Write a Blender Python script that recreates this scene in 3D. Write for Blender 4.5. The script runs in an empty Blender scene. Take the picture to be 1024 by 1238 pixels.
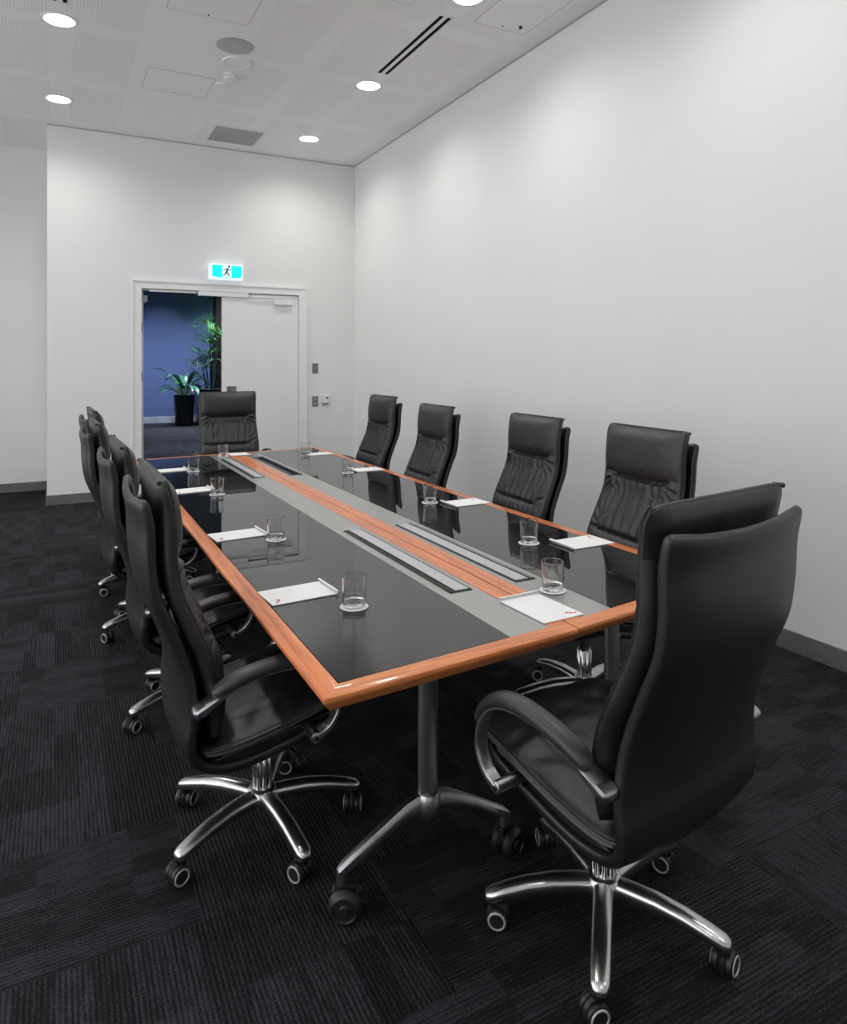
import bpy, bmesh, math, random
from mathutils import Vector, Matrix, noise
PI = math.pi
rnd = random.Random(7)
SC = bpy.context.scene
COL = SC.collection
H_CAM = 1.5; FPX = 849.0; YAW = math.atan((512-68)/FPX); HOR = 440.0
CEIL = 4.045; XR = 3.41; YE = 8.44; XC = -.086; YREC = 9.51; TT = .74

# ------------------------------------------------------------------ materials
def newmat(name):
    m = bpy.data.materials.new(name); m.use_nodes = True
    nt = m.node_tree; b = nt.nodes['Principled BSDF']
    return m, nt, b
def N(nt, t, **k):
    n = nt.nodes.new(t)
    for a, v in k.items(): setattr(n, a, v)
    return n
def L(nt, a, b): nt.links.new(a, b)
def noise_tex(nt, scale, detail=3, vec=None, rough=.5):
    n = N(nt, 'ShaderNodeTexNoise'); n.inputs['Scale'].default_value = scale
    n.inputs['Detail'].default_value = detail; n.inputs['Roughness'].default_value = rough
    if vec is not None: L(nt, vec, n.inputs['Vector'])
    return n
def math_n(nt, op, a, b=None, c=None):
    n = N(nt, 'ShaderNodeMath', operation=op)
    for i, v in enumerate((a, b, c)):
        if v is None: continue
        if hasattr(v, 'node'): L(nt, v, n.inputs[i])
        else: n.inputs[i].default_value = v
    return n.outputs[0]
def ramp(nt, fac, stops):
    r = N(nt, 'ShaderNodeValToRGB'); L(nt, fac, r.inputs['Fac'])
    el = r.color_ramp.elements
    while len(el) < len(stops): el.new(.5)
    for e, (p, c) in zip(el, stops): e.position = p; e.color = (*c, 1)
    return r.outputs['Color']
def bump(nt, b, height, strength=.3, dist=.01):
    n = N(nt, 'ShaderNodeBump'); n.inputs['Strength'].default_value = strength; n.inputs['Distance'].default_value = dist
    L(nt, height, n.inputs['Height']); L(nt, n.outputs[0], b.inputs['Normal']); return n
def coords(nt, kind='Object', scale=None):
    tc = N(nt, 'ShaderNodeTexCoord'); o = tc.outputs[kind]
    if scale:
        mp = N(nt, 'ShaderNodeMapping'); mp.inputs['Scale'].default_value = scale
        L(nt, o, mp.inputs['Vector']); o = mp.outputs[0]
    return o
def simple(name, col, rough=.5, metal=0, spec=.5, nscale=0, namt=.1, coat=0, bstr=0, bscale=200):
    m, nt, b = newmat(name)
    b.inputs['Base Color'].default_value = (*col, 1); b.inputs['Roughness'].default_value = rough
    b.inputs['Metallic'].default_value = metal; b.inputs['Specular IOR Level'].default_value = spec
    if coat: b.inputs['Coat Weight'].default_value = coat; b.inputs['Coat Roughness'].default_value = .04
    v = coords(nt)
    n = noise_tex(nt, nscale or 8, 3, v)
    L(nt, ramp(nt, n.outputs['Fac'], [(.3, tuple(c*(1-namt) for c in col)), (.7, tuple(min(1, c*(1+namt)) for c in col))]), b.inputs['Base Color'])
    if bstr:
        n2 = noise_tex(nt, bscale, 4, v); bump(nt, b, n2.outputs['Fac'], bstr, .001)
    return m
M = {}
M['wall'] = simple('wall_paint', (.80, .80, .79), .6, spec=.3, nscale=1.5, namt=.012, bstr=.15, bscale=180)
M['casing'] = simple('door_paint', (.82, .82, .82), .35, nscale=3, namt=.01)
M['plaster'] = simple('ceiling_plain', (.90, .89, .88), .7, spec=.2, nscale=2, namt=.01)
M['trimgrey'] = simple('skirting_grey', (.21, .205, .20), .3, metal=.3, nscale=6, namt=.08)
M['white'] = simple('white_plastic', (.8, .8, .79), .35, nscale=10, namt=.01)
M['paper'] = simple('white_paper', (.86, .86, .86), .6, nscale=20, namt=.01)
M['greyplate'] = simple('grey_plate', (.22, .21, .195), .35, metal=.6, nscale=30, namt=.1)
M['ventgrey'] = simple('vent_grey', (.46, .46, .46), .5, metal=.2, nscale=30, namt=.05)
M['black'] = simple('black_plastic', (.012, .012, .013), .42, nscale=20, namt=.2)
M['dark'] = simple('dark_void', (.006, .006, .006), .8, spec=.1)
M['alu'] = simple('polished_aluminium', (.62, .61, .60), .27, metal=1, nscale=25, namt=.08, bstr=.05, bscale=60)
M['alusatin'] = simple('satin_aluminium', (.42, .42, .43), .33, metal=1, nscale=40, namt=.06)
M['chrome'] = simple('chrome_tube', (.6, .6, .6), .1, metal=1, nscale=5, namt=.03)
M['ring'] = simple('grey_wheel_trim', (.45, .45, .45), .35, metal=.3, nscale=20, namt=.04)
M['padgrey'] = simple('arm_pad_grey', (.036, .036, .039), .4, nscale=20, namt=.1, bstr=.1, bscale=300)
M['lidgrey'] = simple('brushed_lid', (.55, .56, .57), .42, metal=.6, nscale=60, namt=.04)
M['timber_dark'] = simple('dark_timber', (.022, .014, .011), .5, nscale=4, namt=.3)
M['bluewall'] = simple('blue_wall_paint', (.125, .165, .325), .6, spec=.25, nscale=2, namt=.03)
M['foyerceil'] = simple('foyer_ceiling', (.25, .25, .27), .8, nscale=2, namt=.02)
M['orange'] = simple('orange_print', (.75, .16, .03), .6, nscale=50, namt=.1)
M['redprint'] = simple('red_print', (.55, .03, .02), .6, nscale=50, namt=.1)
M['soil'] = simple('dark_bark', (.03, .022, .016), .9, nscale=30, namt=.5)
M['pot'] = simple('black_glazed_pot', (.012, .013, .016), .25, nscale=5, namt=.2)
M['steel'] = simple('mirror_steel', (.75, .77, .8), .4, metal=.5, nscale=3, namt=.25)
M['stem'] = simple('green_stem', (.10, .16, .05), .6, nscale=20, namt=.3)

def leather():
    m, nt, b = newmat('black_leather')
    v = coords(nt)
    n = noise_tex(nt, 9, 4, v)
    L(nt, ramp(nt, n.outputs['Fac'], [(.3, (.011, .011, .0118)), (.75, (.018, .018, .019))]), b.inputs['Base Color'])
    L(nt, ramp(nt, n.outputs['Fac'], [(.3, (.36,)*3), (.7, (.5,)*3)]), b.inputs['Roughness'])
    b.inputs['Specular IOR Level'].default_value = .6
    vo = N(nt, 'ShaderNodeTexVoronoi'); vo.inputs['Scale'].default_value = 420; L(nt, v, vo.inputs['Vector'])
    n2 = noise_tex(nt, 45, 4, v)
    s = math_n(nt, 'ADD', math_n(nt, 'MULTIPLY', vo.outputs['Distance'], .25), n2.outputs['Fac'])
    bump(nt, b, s, .3, .004)
    return m
M['leather'] = leather()
def leather_shell():
    m, nt, b = newmat('black_leather_panel')
    v = coords(nt); n = noise_tex(nt, 5, 3, v)
    L(nt, ramp(nt, n.outputs['Fac'], [(.3, (.008,)*3), (.75, (.012,)*3)]), b.inputs['Base Color'])
    b.inputs['Roughness'].default_value = .42; b.inputs['Specular IOR Level'].default_value = .7
    vo = N(nt, 'ShaderNodeTexVoronoi'); vo.inputs['Scale'].default_value = 420; L(nt, v, vo.inputs['Vector'])
    bump(nt, b, vo.outputs['Distance'], .12, .001)
    return m
M['shell'] = leather_shell()

def wood(name, axis, g=1.0):
    m, nt, b = newmat(name)
    sc = [26, 26, 26]; sc[axis] = 1.6
    v = coords(nt, 'Object', tuple(sc))
    n = noise_tex(nt, 2.2, 6, v, .65)
    n2 = noise_tex(nt, 11, 3, v)
    f = math_n(nt, 'ADD', math_n(nt, 'MULTIPLY', n.outputs['Fac'], .75), math_n(nt, 'MULTIPLY', n2.outputs['Fac'], .25))
    L(nt, ramp(nt, f, [(.32, (.42, .10*g, .032)), (.5, (.68, .20*g, .066)), (.68, (.82, .28*g, .09))]), b.inputs['Base Color'])
    b.inputs['Roughness'].default_value = .36
    b.inputs['Coat Weight'].default_value = .35; b.inputs['Coat Roughness'].default_value = .08
    bump(nt, b, f, .05, .001)
    return m
M['wood_y'] = wood('cherry_wood_lengthwise', 1); M['wood_x'] = wood('cherry_wood_crosswise', 0, 1.12)

def black_glass():
    m, nt, b = newmat('black_table_glass')
    b.inputs['Base Color'].default_value = (.012, .012, .013, 1)
    b.inputs['Roughness'].default_value = .015; b.inputs['IOR'].default_value = 1.56
    n = noise_tex(nt, 1.2, 2, coords(nt)); L(nt, ramp(nt, n.outputs['Fac'], [(.4, (.011,)*3), (.6, (.014,)*3)]), b.inputs['Base Color'])
    return m
M['tglass'] = black_glass()
def silver_band():
    m, nt, b = newmat('brushed_silver_laminate')
    v = coords(nt, 'Object', (300, 4, 300)); n = noise_tex(nt, 1, 3, v)
    L(nt, ramp(nt, n.outputs['Fac'], [(.3, (.42, .42, .41)), (.7, (.52, .52, .51))]), b.inputs['Base Color'])
    b.inputs['Metallic'].default_value = .75; b.inputs['Roughness'].default_value = .3
    return m
M['silver'] = silver_band()
def clear_glass():
    m, nt, b = newmat('clear_drinking_glass')
    b.inputs['Base Color'].default_value = (.97, .98, .98, 1); b.inputs['Roughness'].default_value = 0
    b.inputs['Transmission Weight'].default_value = 1; b.inputs['IOR'].default_value = 1.47
    n = noise_tex(nt, 3, 2, coords(nt)); L(nt, ramp(nt, n.outputs['Fac'], [(.4, (.96, .97, .97)), (.6, (.98, .98, .98))]), b.inputs['Base Color'])
    return m
M['glass'] = clear_glass()

def carpet(name, tint=(1, .985, 1.16), k=1.0):
    m, nt, b = newmat(name)
    g = N(nt, 'ShaderNodeNewGeometry'); sp = N(nt, 'ShaderNodeSeparateXYZ'); L(nt, g.outputs['Position'], sp.inputs[0])
    # tiles of half a metre split into random planks; ribs run one way or the other
    X, Y = sp.outputs[0], sp.outputs[1]
    def cell(sx, sy, ox=0, oy=0):
        c = N(nt, 'ShaderNodeCombineXYZ')
        L(nt, math_n(nt, 'FLOOR', math_n(nt, 'MULTIPLY_ADD', X, 1/sx, ox)), c.inputs[0])
        L(nt, math_n(nt, 'FLOOR', math_n(nt, 'MULTIPLY_ADD', Y, 1/sy, oy)), c.inputs[1])
        w = N(nt, 'ShaderNodeTexWhiteNoise', noise_dimensions='2D'); L(nt, c.outputs[0], w.inputs['Vector']); return w.outputs['Value']
    t = math_n(nt, 'GREATER_THAN', cell(.5, .5, .3, .1), .5)
    # ribs
    def rib(ax): return math_n(nt, 'SINE', math_n(nt, 'MULTIPLY', ax, 2*PI/.0125))
    rb = N(nt, 'ShaderNodeMix'); L(nt, t, rb.inputs['Factor']); L(nt, rib(X), rb.inputs[2]); L(nt, rib(Y), rb.inputs[3])
    def streak(sx, sy):
        mp = N(nt, 'ShaderNodeMapping'); mp.inputs['Scale'].default_value = (sx, sy, 1); L(nt, g.outputs['Position'], mp.inputs['Vector'])
        return noise_tex(nt, 1, 3, mp.outputs[0], .6).outputs['Fac']
    st = N(nt, 'ShaderNodeMix'); L(nt, t, st.inputs['Factor']); L(nt, streak(80, 10), st.inputs[2]); L(nt, streak(10, 80), st.inputs[3])
    pl = N(nt, 'ShaderNodeMix'); L(nt, t, pl.inputs['Factor']); L(nt, cell(.0833, .25, .1, .2), pl.inputs[2]); L(nt, cell(.25, .0833, .2, .4), pl.inputs[3])
    fine = noise_tex(nt, 170, 3, g.outputs['Position']).outputs['Fac']
    big = noise_tex(nt, .9, 2, g.outputs['Position']).outputs['Fac']
    a = math_n(nt, 'MULTIPLY_ADD', pl.outputs[0], .17, .05)
    a = math_n(nt, 'MULTIPLY_ADD', st.outputs[0], .5, a)
    a = math_n(nt, 'MULTIPLY_ADD', rb.outputs[0], .07, a)
    a = math_n(nt, 'MULTIPLY_ADD', fine, .75, a)
    a = math_n(nt, 'MULTIPLY_ADD', big, .2, a)
    lo = tuple(.004*c*k for c in tint); md = tuple(.011*c*k for c in tint); hi = tuple(.038*c*k for c in tint)
    L(nt, ramp(nt, a, [(.45, lo), (.8, md), (1.0, hi)]), b.inputs['Base Color'])
    b.inputs['Roughness'].default_value = .95; b.inputs['Specular IOR Level'].default_value = .15
    bump(nt, b, math_n(nt, 'MULTIPLY_ADD', rb.outputs[0], .5, fine), .5, .004)
    return m
M['carpet'] = carpet('ribbed_carpet_tiles')
def ceiling_mat():
    m, nt, b = newmat('perforated_ceiling')
    g = N(nt, 'ShaderNodeNewGeometry'); sp = N(nt, 'ShaderNodeSeparateXYZ'); L(nt, g.outputs['Position'], sp.inputs[0])
    X, Y = sp.outputs[0], sp.outputs[1]
    def band(ax, period, off, lo, hi):
        u = math_n(nt, 'MODULO', math_n(nt, 'ADD', ax, off), period)
        return math_n(nt, 'MULTIPLY', math_n(nt, 'GREATER_THAN', u, lo), math_n(nt, 'LESS_THAN', u, hi))
    # x blocks every .627 m, y blocks every 1.19 m
    bx = band(X, .627, 6.27*2-.12, 0, .455)
    by = band(Y, 1.19, 11.9-5.98, 0, 1.02)
    nopan = math_n(nt, 'SUBTRACT', 1, math_n(nt, 'MULTIPLY', math_n(nt, 'GREATER_THAN', X, .66), math_n(nt, 'LESS_THAN', X, 1.33)))
    mask = math_n(nt, 'MULTIPLY', math_n(nt, 'MULTIPLY', bx, by), nopan)
    px = math_n(nt, 'PINGPONG', X, .011); py = math_n(nt, 'PINGPONG', Y, .011)
    dx = math_n(nt, 'SUBTRACT', px, .0055); dy = math_n(nt, 'SUBTRACT', py, .0055)
    r2 = math_n(nt, 'ADD', math_n(nt, 'MULTIPLY', px, px), math_n(nt, 'MULTIPLY', py, py))
    hole = math_n(nt, 'MULTIPLY', math_n(nt, 'LESS_THAN', r2, .0046**2), mask)
    mx = N(nt, 'ShaderNodeMix', data_type='RGBA'); L(nt, hole, mx.inputs['Factor'])
    n = noise_tex(nt, 1.3, 2, g.outputs['Position'])
    L(nt, ramp(nt, n.outputs['Fac'], [(.4, (.89, .88, .87)), (.6, (.91, .90, .89))]), mx.inputs[6])
    mx.inputs[7].default_value = (.66, .65, .65, 1)
    L(nt, mx.outputs[2], b.inputs['Base Color']); b.inputs['Roughness'].default_value = .75; b.inputs['Specular IOR Level'].default_value = .2
    return m
M['ceiling'] = ceiling_mat()
def emit(name, col, s):
    m, nt, b = newmat(name)
    b.inputs['Base Color'].default_value = (*col, 1)
    b.inputs['Emission Color'].default_value = (*col, 1); b.inputs['Emission Strength'].default_value = s
    return m
M['lamp'] = emit('lamp_lens', (1, .98, .95), 9)
M['exitcyan'] = emit('exit_panel_cyan', (0, .80, .70), .95)
M['exitwhite'] = emit('exit_panel_white', (.80, .95, .95), .75)
M['exitfig'] = simple('exit_figure_teal', (0, .16, .14), .5)
M['exitbody'] = emit('exit_housing', (.8, .88, 1), .55)
M['lampcool'] = emit('foyer_lamp_lens', (.8, .88, 1), 6)
def leafmat(name, c1, c2):
    m, nt, b = newmat(name)
    n = noise_tex(nt, 6, 3, coords(nt)); L(nt, ramp(nt, n.outputs['Fac'], [(.35, c1), (.65, c2)]), b.inputs['Base Color'])
    b.inputs['Roughness'].default_value = .3; return m
M['leaf'] = leafmat('glossy_broad_leaf', (.03, .13, .07), (.08, .26, .14))
M['palm'] = leafmat('palm_leaf', (.09, .27, .07), (.20, .48, .15))

# ------------------------------------------------------------------ mesh helpers
def link(name, verts, faces, mat, parent=None, smooth=False, loc=None, rot=None, autos=None):
    me = bpy.data.meshes.new(name); me.from_pydata([tuple(v) for v in verts], [], faces); me.validate(); me.update()
    bm = bmesh.new(); bm.from_mesh(me); bmesh.ops.recalc_face_normals(bm, faces=bm.faces); bm.to_mesh(me); bm.free()
    if smooth:
        for p in me.polygons: p.use_smooth = True
        if autos is not None:
            try: me.set_sharp_from_angle(angle=autos)
            except Exception: pass
    mats = mat if isinstance(mat, (list, tuple)) else [mat]
    for x in mats: me.materials.append(x)
    o = bpy.data.objects.new(name, me); COL.objects.link(o)
    if parent: o.parent = parent
    if loc is not None: o.location = loc
    if rot is not None: o.rotation_euler = rot
    return o
class MB:
    def __init__(s): s.v = []; s.f = []; s.mi = []
    def add(s, v, f, mi=0, T=None):
        o = len(s.v)
        s.v += [tuple(T @ Vector(p)) if T else tuple(p) for p in v]
        s.f += [tuple(i+o for i in q) for q in f]; s.mi += [mi]*len(f); return s
    def box(s, x0, x1, y0, y1, z0, z1, bev=0, mi=0, T=None):
        if bev <= 0:
            v = [(x, y, z) for z in (z0, z1) for y in (y0, y1) for x in (x0, x1)]
            return s.add(v, [(0, 2, 3, 1), (4, 5, 7, 6), (0, 1, 5, 4), (2, 6, 7, 3), (0, 4, 6, 2), (1, 3, 7, 5)], mi, T)
        bm = bmesh.new(); bmesh.ops.create_cube(bm, size=1)
        for q in bm.verts: q.co = Vector(((x0+x1)/2+q.co.x*(x1-x0), (y0+y1)/2+q.co.y*(y1-y0), (z0+z1)/2+q.co.z*(z1-z0)))
        bmesh.ops.bevel(bm, geom=bm.edges[:], offset=bev, segments=2, affect='EDGES', profile=.6)
        bm.verts.index_update()
        s.add([q.co.copy() for q in bm.verts], [tuple(w.index for w in f.verts) for f in bm.faces], mi, T); bm.free(); return s
    def rings(s, R, cap=True, mi=0, T=None, closed=True):
        n = len(R[0]); v = [p for r in R for p in r]; f = []
        for i in range(len(R)-1):
            for j in range(n if closed else n-1):
                k = (j+1) % n; f.append((i*n+j, i*n+k, (i+1)*n+k, (i+1)*n+j))
        if cap: f.append(tuple(range(n))[::-1]); f.append(tuple((len(R)-1)*n+j for j in range(n)))
        return s.add(v, f, mi, T)
    def lathe(s, prof, n=32, mi=0, T=None, cap=True):
        return s.rings([[(r*math.cos(2*PI*j/n), r*math.sin(2*PI*j/n), z) for j in range(n)] for r, z in prof], cap, mi, T)
    def tube(s, pts, rad, n=10, mi=0, T=None):
        P = [Vector(p) for p in pts]; R = []
        for i, p in enumerate(P):
            t = (P[min(i+1, len(P)-1)]-P[max(i-1, 0)]).normalized()
            a = t.cross(Vector((0, 0, 1)));  a = a if a.length > .05 else t.cross(Vector((1, 0, 0)))
            a.normalize(); b2 = t.cross(a); r = rad[i] if isinstance(rad, (list, tuple)) else rad
            R.append([p+a*r*math.cos(2*PI*j/n)+b2*r*math.sin(2*PI*j/n) for j in range(n)])
        return s.rings(R, True, mi, T)
    def build(s, name, mat, parent=None, smooth=False, loc=None, rot=None, autos=math.radians(40)):
        me = bpy.data.meshes.new(name); me.from_pydata(s.v, [], s.f)
        for x in (mat if isinstance(mat, (list, tuple)) else [mat]): me.materials.append(x)
        for p, m in zip(me.polygons, s.mi): p.material_index = m; p.use_smooth = smooth
        bm = bmesh.new(); bm.from_mesh(me); bmesh.ops.recalc_face_normals(bm, faces=bm.faces); bm.to_mesh(me); bm.free()
        if smooth: me.set_sharp_from_angle(angle=autos)
        o = bpy.data.objects.new(name, me); COL.objects.link(o)
        if parent: o.parent = parent
        if loc is not None: o.location = loc
        if rot is not None: o.rotation_euler = rot
        return o
def tag(o, label=None, cat=None, group=None, kind=None):
    if label: o['label'] = label
    if cat: o['category'] = cat
    if group: o['group'] = group
    if kind: o['kind'] = kind
    return o
def empty(name, loc=(0, 0, 0), rz=0):
    o = bpy.data.objects.new(name, None); o.empty_display_size = .1; COL.objects.link(o)
    o.location = loc; o.rotation_euler = (0, 0, rz); return o
def kids(o): return [c for c in bpy.data.objects if c.parent == o]
def copy_tree(o, parent=None):
    ch = kids(o); c = o.copy(); COL.objects.link(c)
    if parent: c.parent = parent
    for k in ch: copy_tree(k, c)
    return c
def struct(o): o['kind'] = 'structure'; return o
def spline(pts, n):
    """Catmull-Rom through tuples of any length"""
    P = [pts[0]]+list(pts)+[pts[-1]]; out = []; m = len(pts)-1
    for i in range(n):
        u = i/(n-1)*m; k = min(int(u), m-1); t = u-k
        p0, p1, p2, p3 = P[k:k+4]
        out.append(tuple(.5*((2*b)+(-a+c)*t+(2*a-5*b+4*c-d)*t*t+(-a+3*b-3*c+d)*t**3) for a, b, c, d in zip(p0, p1, p2, p3)))
    return out
def sm(a, b, x):
    t = max(0, min(1, (x-a)/(b-a))); return t*t*(3-2*t)

# ------------------------------------------------------------------ camera
cam = bpy.data.cameras.new('camera'); co = bpy.data.objects.new('camera', cam); COL.objects.link(co)
co.location = (0, 0, H_CAM); co.rotation_euler = (PI/2, 0, -YAW)
cam.sensor_fit = 'HORIZONTAL'; cam.sensor_width = 36; cam.lens = FPX/1024*36
cam.shift_y = -(619-HOR)/1024; cam.clip_start = .05; cam.clip_end = 60
SC.camera = co

# ------------------------------------------------------------------ room shell
XL = -3.7; YB = -3.2; W = .2; FY = 18.9
struct(MB().box(XL-W, 8.2, YB-W, FY+W, -.1, 0).build('floor', M['carpet']))
struct(MB().box(XL-W, XR+W, YB-W, YREC+W, CEIL, CEIL+.1).build('ceiling', M['ceiling']))
struct(MB().box(XR, XR+W, YB-W, YE+W, 0, CEIL).build('wall_right', M['wall']))
WY0, WY1, WZ0, WZ1 = -2.6, 7.6, .12, 3.85        # window band added to the unseen left wall to light the ceiling
struct(MB().box(XL-W, XL, YB-W, WY0, 0, CEIL).box(XL-W, XL, WY1, YREC+W, 0, CEIL).box(XL-W, XL, WY0, WY1, 0, WZ0).box(XL-W, XL, WY0, WY1, WZ1, CEIL).build('wall_left', M['wall']))
wf = MB(); 
for i in range(7):
    y = WY0+(WY1-WY0)*i/6; wf.box(XL-.12, XL-.06, y-.03, y+.03, WZ0, WZ1)
wf.box(XL-.12, XL-.06, WY0+.03, WY1-.03, WZ0, WZ0+.06).box(XL-.12, XL-.06, WY0+.03, WY1-.03, WZ1-.06, WZ1)
struct(wf.build('window_added_fill', M['casing']))  # frame of the added opening, put in for its fill light
pl_ = bpy.data.lights.new('added_window_portal', 'AREA'); pl_.shape = 'RECTANGLE'; pl_.size = WZ1-WZ0; pl_.size_y = WY1-WY0; pl_.cycles.is_portal = True  # sampling portal for world light entering the added opening
po_ = bpy.data.objects.new('added_window_portal', pl_); COL.objects.link(po_); po_.location = (XL-.16, (WY0+WY1)/2, (WZ0+WZ1)/2); po_.rotation_euler = (0, -PI/2, 0)
struct(MB().box(XL, XR, YB-W, YB, 0, CEIL).build('wall_back', M['wall']))
DX0, DX1, DZ = .84, 2.68, 2.36
struct(MB().box(XC, DX0, YE, YE+W, 0, CEIL).box(DX1, XR, YE, YE+W, 0, CEIL).box(DX0, DX1, YE, YE+W, DZ, CEIL)
       .box(XC, XC+W, YE+W, YREC+W, 0, CEIL).build('wall_end', M['wall']))
struct(MB().box(XL, XC, YREC, YREC+W, 0, CEIL).build('wall_recess', M['wall']))
def base(name, x0, x1, y0, y1): return struct(MB().box(x0, x1, y0, y1, 0, .105, .002).build(name, M['trimgrey']))
base('baseboard_right', XR-.012, XR, YB, YE-.012)
base('baseboard_end_left', XC-.012, .75, YE-.012, YE)
base('baseboard_end_right', 2.755, XR, YE-.012, YE)
base('baseboard_recess', XL, XC-.012, YREC-.012, YREC)
base('baseboard_return', XC-.012, XC, YE, YREC-.012)
base('baseboard_left', XL, XL+.012, YB, YREC-.012)
base('baseboard_back', XL+.012, XR-.012, YB, YB+.012)
# thin grey strip drawn as the shadow line where wall meets ceiling
struct(MB().box(XR-.008, XR, YB, YE-.008, CEIL-.008, CEIL-.002).box(XC-.004, XR-.008, YE-.008, YE, CEIL-.008, CEIL-.002).build('trim_shadow_line', M['ventgrey']))
# door casing
cs = MB()
cs.box(.762, .845, YE-.018, YE+W+.02, 0, 2.35).box(2.668, 2.745, YE-.018, YE+W+.02, 0, 2.35).box(.762, 2.745, YE-.018, YE+W+.02, 2.35, 2.425)
cs.box(.742, .762, YE-.030, YE-.0003, 0, 2.425).box(2.745, 2.765, YE-.030, YE-.0003, 0, 2.425).box(.742, 2.765, YE-.030, YE-.0003, 2.425, 2.445)
cs.box(.845, .86, YE+.06, YE+.14, 0, 2.335).box(2.653, 2.668, YE+.06, YE+.14, 0, 2.335).box(.845, 2.668, YE+.06, YE+.14, 2.335, 2.35)
struct(cs.build('trim_door_casing', M['casing']))
# right-hand leaf, closed
lf = struct(MB().box(1.735, 2.664, YE+.012, YE+.056, .008, 2.335, .003).build('door_closed', M['casing']))
MB().box(1.79, 1.90, YE+.006, YE+.0121, .93, 1.235, .002).box(1.83, 1.86, YE-.03, YE+.006, .98, 1.0, .002).box(1.83, 1.86, YE-.03, YE+.006, 1.16, 1.18, .002).box(1.83, 1.86, YE-.045, YE-.03, .96, 1.2, .005).build('push_plate', M['greyplate'], lf)
MB().box(2.355, 2.585, YE-.035, YE+.012, 2.22, 2.285, .006).box(2.06, 2.50, YE-.03, YE-.014, 2.298, 2.316, .002).box(2.47, 2.50, YE-.03, YE-.01, 2.285, 2.31, .003).build('door_closer', M['white'], lf)
# left-hand leaf swung out into the foyer
lo = struct(MB().box(.8455, .8895, YE+.215, YE+1.10, .008, 2.335, .003).build('door_open', M['casing']))
MB().box(.8895, .935, YE+.22, YE+.45, 2.22, 2.29, .006).build('door_closer', M['white'], lo)
hg = MB()
for z in (.25, 1.3, 1.85): hg.box(.845, .858, YE-.004, YE+.03, z, z+.11, .002)
hg.build('hinge', M['greyplate'], lo)
o = MB().box(1.46, 2.04, YE-.015, YE+.05, 2.295, 2.348, .003).box(.93, 1.44, YE+.0, YE+.03, 2.318, 2.34, .002).build('door_header_box', M['white'])
tag(o, 'long white metal track box fixed under the door head', 'door hardware')
# ------------------------------------------------------------------ foyer beyond the doors
struct(MB().box(XC+W, 8, FY, FY+W, 0, 4.6).build('wall_foyer_far', M['bluewall']))
struct(MB().box(XC+W, XC+W+.05, YREC+W, FY, 0, 4.6).build('wall_foyer_left', M['bluewall']))
struct(MB().box(8, 8+W, YE+W, FY, 0, 4.6).build('wall_foyer_right', M['bluewall']))
struct(MB().box(XR+W, 8, YE, YE+W, 0, 4.6).build('wall_foyer_near', M['wall']))
struct(MB().box(XC, 8+W, YE+W, FY+W, 4.6, 4.7).build('trim_foyer_ceiling', M['foyerceil']))
struct(MB().box(XC+W+.05, 3.65, FY-.015, FY, 0, .16, .002).build('baseboard_foyer', M['steel']))
tag(MB().box(3.66, 4.9, FY-.30, FY-.02, 0, 3.5, .01).build('timber_column', M['timber_dark']), 'dark timber clad column behind the tall palm in the foyer', 'column')
tag(MB().box(3.07, 3.84, FY-1.15, FY-.65, 0, .86, .012).build('planter_box', M['pot']), 'low black planter box holding the tall palm against the blue wall', 'planter')
st = MB(); 
for i in range(26):
    x = rnd.uniform(3.13, 3.78); y = rnd.uniform(FY-1.1, FY-.7); r = rnd.uniform(.02, .045)
    st.lathe([(.002, -r*.5), (r, 0), (r*.8, r*.45), (.002, r*.6)], 8, T=Matrix.Translation((x, y, .875)))
tag(st.build('pebbles', M['white'], smooth=True), 'white and dark pebbles lying on top of the planter box', 'pebbles', kind='stuff')
def leaf_strip(mb, p0, d0, length, width, droop, n=9, mi=0, fold=.25):
    """a blade with a centre fold arching out and down"""
    p = Vector(p0); d = Vector(d0).normalized(); R = []
    for i in range(n):
        t = i/(n-1); w = width*math.sin(PI*min(1, .08+t*.92))**.7
        if i == n-1: w = .002
        s = d.cross(Vector((0, 0, 1))); s = s.normalized() if s.length > .05 else Vector((1, 0, 0))
        u = s.cross(d).normalized()
        R.append([p-s*w+u*w*fold, p-u*.001, p+s*w+u*w*fold, p+u*.0015])
        p = p+d*(length/(n-1)); d = (d+Vector((0, 0, -droop/(n-1)))).normalized()
    mb.rings(R, True, mi)
# broad-leaved plant in a tall pot
bp = empty('potted_broadleaf_plant', (2.77, FY-1.0, 0))
tag(bp, 'bushy broad-leaved plant in a tall black round pot by the blue wall', 'plant')
MB().lathe([(.19, 0), (.21, .02), (.245, .70), (.255, .74), (.235, .745), (.22, .70), (.01, .69)], 28).build('pot', M['pot'], bp, True)
mb = MB(); sb = MB()
for i in range(34):
    a = i*2.4; e = .55+.9*((i*37) % 34)/34
    d = Vector((math.cos(a), math.sin(a)*.8, math.tan(min(1.25, e))))
    ln = rnd.uniform(.35, .62); p0 = (math.cos(a)*.07, math.sin(a)*.07, .7)
    dn = d.normalized(); p1 = Vector(p0)+dn*ln*.55
    sb.tube([p0, p1], .007, 6)
    leaf_strip(mb, p1, (dn.x, dn.y, dn.z*.75), rnd.uniform(.38, .6), rnd.uniform(.035, .06), rnd.uniform(1.3, 2.4))
for (dx, dz, ln) in ((.22, 1.0, .35), (-.45, .7, .5)):
    leaf_strip(mb, (dx*.9, 0, .75+dz*.75), (dx, -.1, .35), ln, .05, 1.1); sb.tube([(0, 0, .7), (dx*.5, 0, .75+dz*.5), (dx*.9, 0, .75+dz*.75)], .008, 6)
sb.build('stem', M['stem'], bp, True); mb.build('foliage', M['leaf'], bp, True)
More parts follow.
